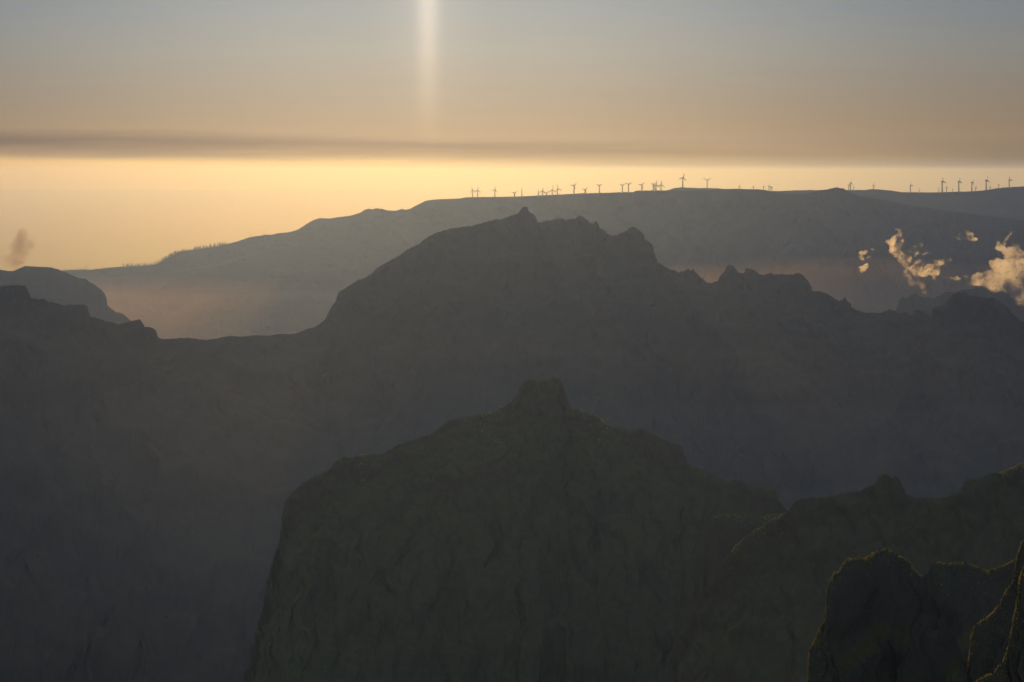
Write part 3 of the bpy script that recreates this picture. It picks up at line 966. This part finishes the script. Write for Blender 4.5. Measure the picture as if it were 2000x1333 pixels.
puff('cloud', [[(1978, 451, 1.2), (1974, 458, 1.8), (1966, 466, 2.4), (1963, 475, 2.6)], [(1950, 474, 2.5), (1951, 484, 5), (1962, 490, 6), (1972, 499, 8), (1985, 505, 12), (2010, 508, 14)],
               [(1985, 487, 6), (1987, 500, 8)], [(1940, 510, 5), (1950, 516, 8), (1965, 512, 8)],
               [(1914, 543, 9), (1924, 540, 13), (1940, 545, 13), (1956, 541, 14), (1972, 548, 14), (1990, 545, 16), (2015, 540, 20)],
               [(1936, 520, 5), (1946, 528, 6)], [(1958, 515, 6), (1962, 530, 9)], [(1975, 512, 9), (1985, 528, 13), (2010, 520, 18)],
               [(1930, 556, 5), (1938, 562, 3)], [(1955, 557, 7), (1968, 563, 6)],
               [(1978, 560, 9), (1990, 570, 9), (2003, 580, 10)], [(1890, 553, 3), (1898, 552, 5), (1908, 548, 7)], [(1885, 540, 3), (1890, 541, 2.4)]], 5000,
     'big thick glowing cloud bank cut off by the right edge', 'cloud', M_CLOUDB, 11, group=CG, disp=6.0, voxel=2.4)
puff('smoke_plume', [[(26, 533, 5), (31, 524, 6), (37, 512, 8), (42, 502, 8), (50, 492, 8), (58, 486, 8), (60, 476, 6), (66, 468, 6)],
                     [(40, 500, 8), (36, 488, 9), (34, 478, 9), (42, 466, 8), (52, 458, 8)],
                     [(22, 520, 7), (18, 508, 8), (24, 496, 8), (30, 486, 8)]], 8800,
     'thin brown smoke plume rising behind the rounded hill at far left', 'smoke', M_SMOKE, 15, disp=14.0, voxel=4.0)


# ------------------------------------------------------------------ dry grass and scrub on the near crests
def mat_grass():
    m = bpy.data.materials.new('dry_grass')
    m.use_nodes = True
    N = NT(m.node_tree)
    N.n.clear()
    out = N.new('ShaderNodeOutputMaterial')
    geo = N.new('ShaderNodeNewGeometry')
    n = N.noise(geo.outputs['Position'], 0.6, 3.0)
    c = N.mix(N.rng(n, 0.35, 0.65), (0.20, 0.20, 0.06, 1), (0.55, 0.41, 0.14, 1))  # grass tones, with sunlight brightened into them for the crest edges
    d = N.new('ShaderNodeBsdfDiffuse')
    t = N.new('ShaderNodeBsdfTranslucent')
    N.put(d.inputs[0], c)
    N.put(t.inputs[0], c)
    ms = N.new('ShaderNodeMixShader')
    ms.inputs[0].default_value = 0.65
    N.l.new(d.outputs[0], ms.inputs[1])
    N.l.new(t.outputs[0], ms.inputs[2])
    N.l.new(ms.outputs[0], out.inputs[0])
    return m


M_GRASS = mat_grass()


def scrub(info, n, h0, h1, depth_rows, seed, back=3, spans=None):
    """tufts of blades rooted on the grid near its crest"""
    R = np.random.RandomState(seed)
    V = info['V']
    crest = info['rows']
    px, py = info['px'], info['py']
    ok = np.where(np.any([(px >= a) & (px <= b) for a, b in spans], axis=0) & (py < 1400))[0]
    pts = []
    dens = 0.5 + 0.5 * fbm(np.arange(len(px)) / 40.0, np.zeros(len(px)), seed, 3)
    dens = np.clip(dens, 0.03, 1) ** 3.0
    pr = dens[ok] / dens[ok].sum()
    ci = R.choice(ok, n, p=pr)
    ri = crest - (np.abs(R.normal(0, 1, n)) * depth_rows).astype(int) + R.randint(0, back + 1, n)
    for c, r in zip(ci, ri):
        c = min(c, V.shape[1] - 2)
        r = max(1, min(r, V.shape[0] - 2))
        a, b = R.rand(2)
        p = V[r, c] * (1 - a) + V[r, c + 1] * a
        p = p * (1 - b) + V[r - 1, c] * b
        pts.append(p)
    v, f = [], []
    for p in pts:
        h = R.uniform(h0, h1)
        for q in range(4):
            an = R.uniform(0, 6.28)
            w = h * R.uniform(0.10, 0.22)
            lean = R.uniform(-0.45, 0.45, 2) * h
            hh = h * R.uniform(0.6, 1.1)
            o = len(v)
            cx, cy = p[0] + R.uniform(-.3, .3) * h, p[1] + R.uniform(-.3, .3) * h
            v += [(cx - math.cos(an) * w, cy - math.sin(an) * w, p[2] - 0.15 * h), (cx + math.cos(an) * w, cy + math.sin(an) * w, p[2] - 0.15 * h),
                  (cx + lean[0], cy + lean[1], p[2] + hh)]
            f.append((o, o + 1, o + 2))
    o = mesh_obj('scrub', v, f, M_GRASS)
    o['kind'] = 'stuff'
    return o


scrub(CRAGD, 3000, 0.2, 0.6, 5, 1, spans=[(1560, 1640), (1640, 1800), (1830, 2000)])
scrub(CRAGD, 2200, 0.25, 0.6, 22, 11, spans=[(1594, 1613)])
scrub(ROCKAD, 1300, 0.12, 0.42, 5, 2, spans=[(1880, 2010)])
scrub(ROCKBD, 1000, 0.10, 0.36, 5, 3, spans=[(1880, 2010)])
scrub(RIGHTD, 1800, 0.3, 0.8, 5, 4, spans=[(1428, 1545), (1950, 2010)])
scrub(PEAKD, 500, 0.4, 1.0, 10, 5, spans=[(940, 1000), (1115, 1200), (700, 745)])
scrub(SADDLED, 500, 0.3, 0.8, 8, 6, spans=[(1390, 1520)])

# ------------------------------------------------------------------ the air
def mist(c, rad, density, rot=0.0, seed=0, colr=(1.0, 0.80, 0.70), g=0.70):
    bm = bmesh.new()
    bmesh.ops.create_icosphere(bm, subdivisions=5, radius=1.0)
    for v in bm.verts:
        n = fbm(np.array([v.co.x * 1.6 + 9 + seed]), np.array([v.co.y * 1.6 + v.co.z]), seed, 3)[0]
        v.co = v.co * (1 + 0.18 * n)
    me = bpy.data.meshes.new('mist')
    bm.to_mesh(me)
    bm.free()
    me.materials.append(mat_volume('mist_air', colr, density, g))
    o = bpy.data.objects.new('mist', me)
    col.objects.link(o)
    o.location = c
    o.scale = rad
    o.rotation_euler.z = rot
    o['kind'] = 'stuff'
    return o


mist(at(240, 690, 9300), (1500, 1500, 260), 7e-5, seed=1)
mist(at(1610, 650, 5800), (1250, 420, 170), 1.6e-4, seed=5)
for z_, r_, d_, s_ in ((215, 310, 3.5e-5, 9), (190, 235, 4.5e-5, 10), (150, 165, 5e-5, 11)):
    mist(Vector((0, 2850, z_)), (1900, 560, r_), d_, seed=s_, colr=(0.74, 0.88, 1.0), g=0.2)
HAZE = mat_volume('haze_air', (0.172, 0.288, 0.77), 6.0e-5, 0.79, absorb=(0.66, 0.52, 0.05))
zt = EYE + 80.0
hb = [(x, y, z) for z in (-1.0 - 160, zt) for x, y in ((-62000, -9000), (62000, -9000), (62000, SEA_FAR + 500), (-62000, SEA_FAR + 500))]
hz = mesh_obj('haze', hb, [(3, 2, 1, 0), (4, 5, 6, 7), (0, 1, 5, 4), (1, 2, 6, 5), (2, 3, 7, 6), (3, 0, 4, 7)], None)
hz.data.materials.append(HAZE)
hz['kind'] = 'stuff'
hz['label'] = 'pale golden haze filling the air over sea and mountains'
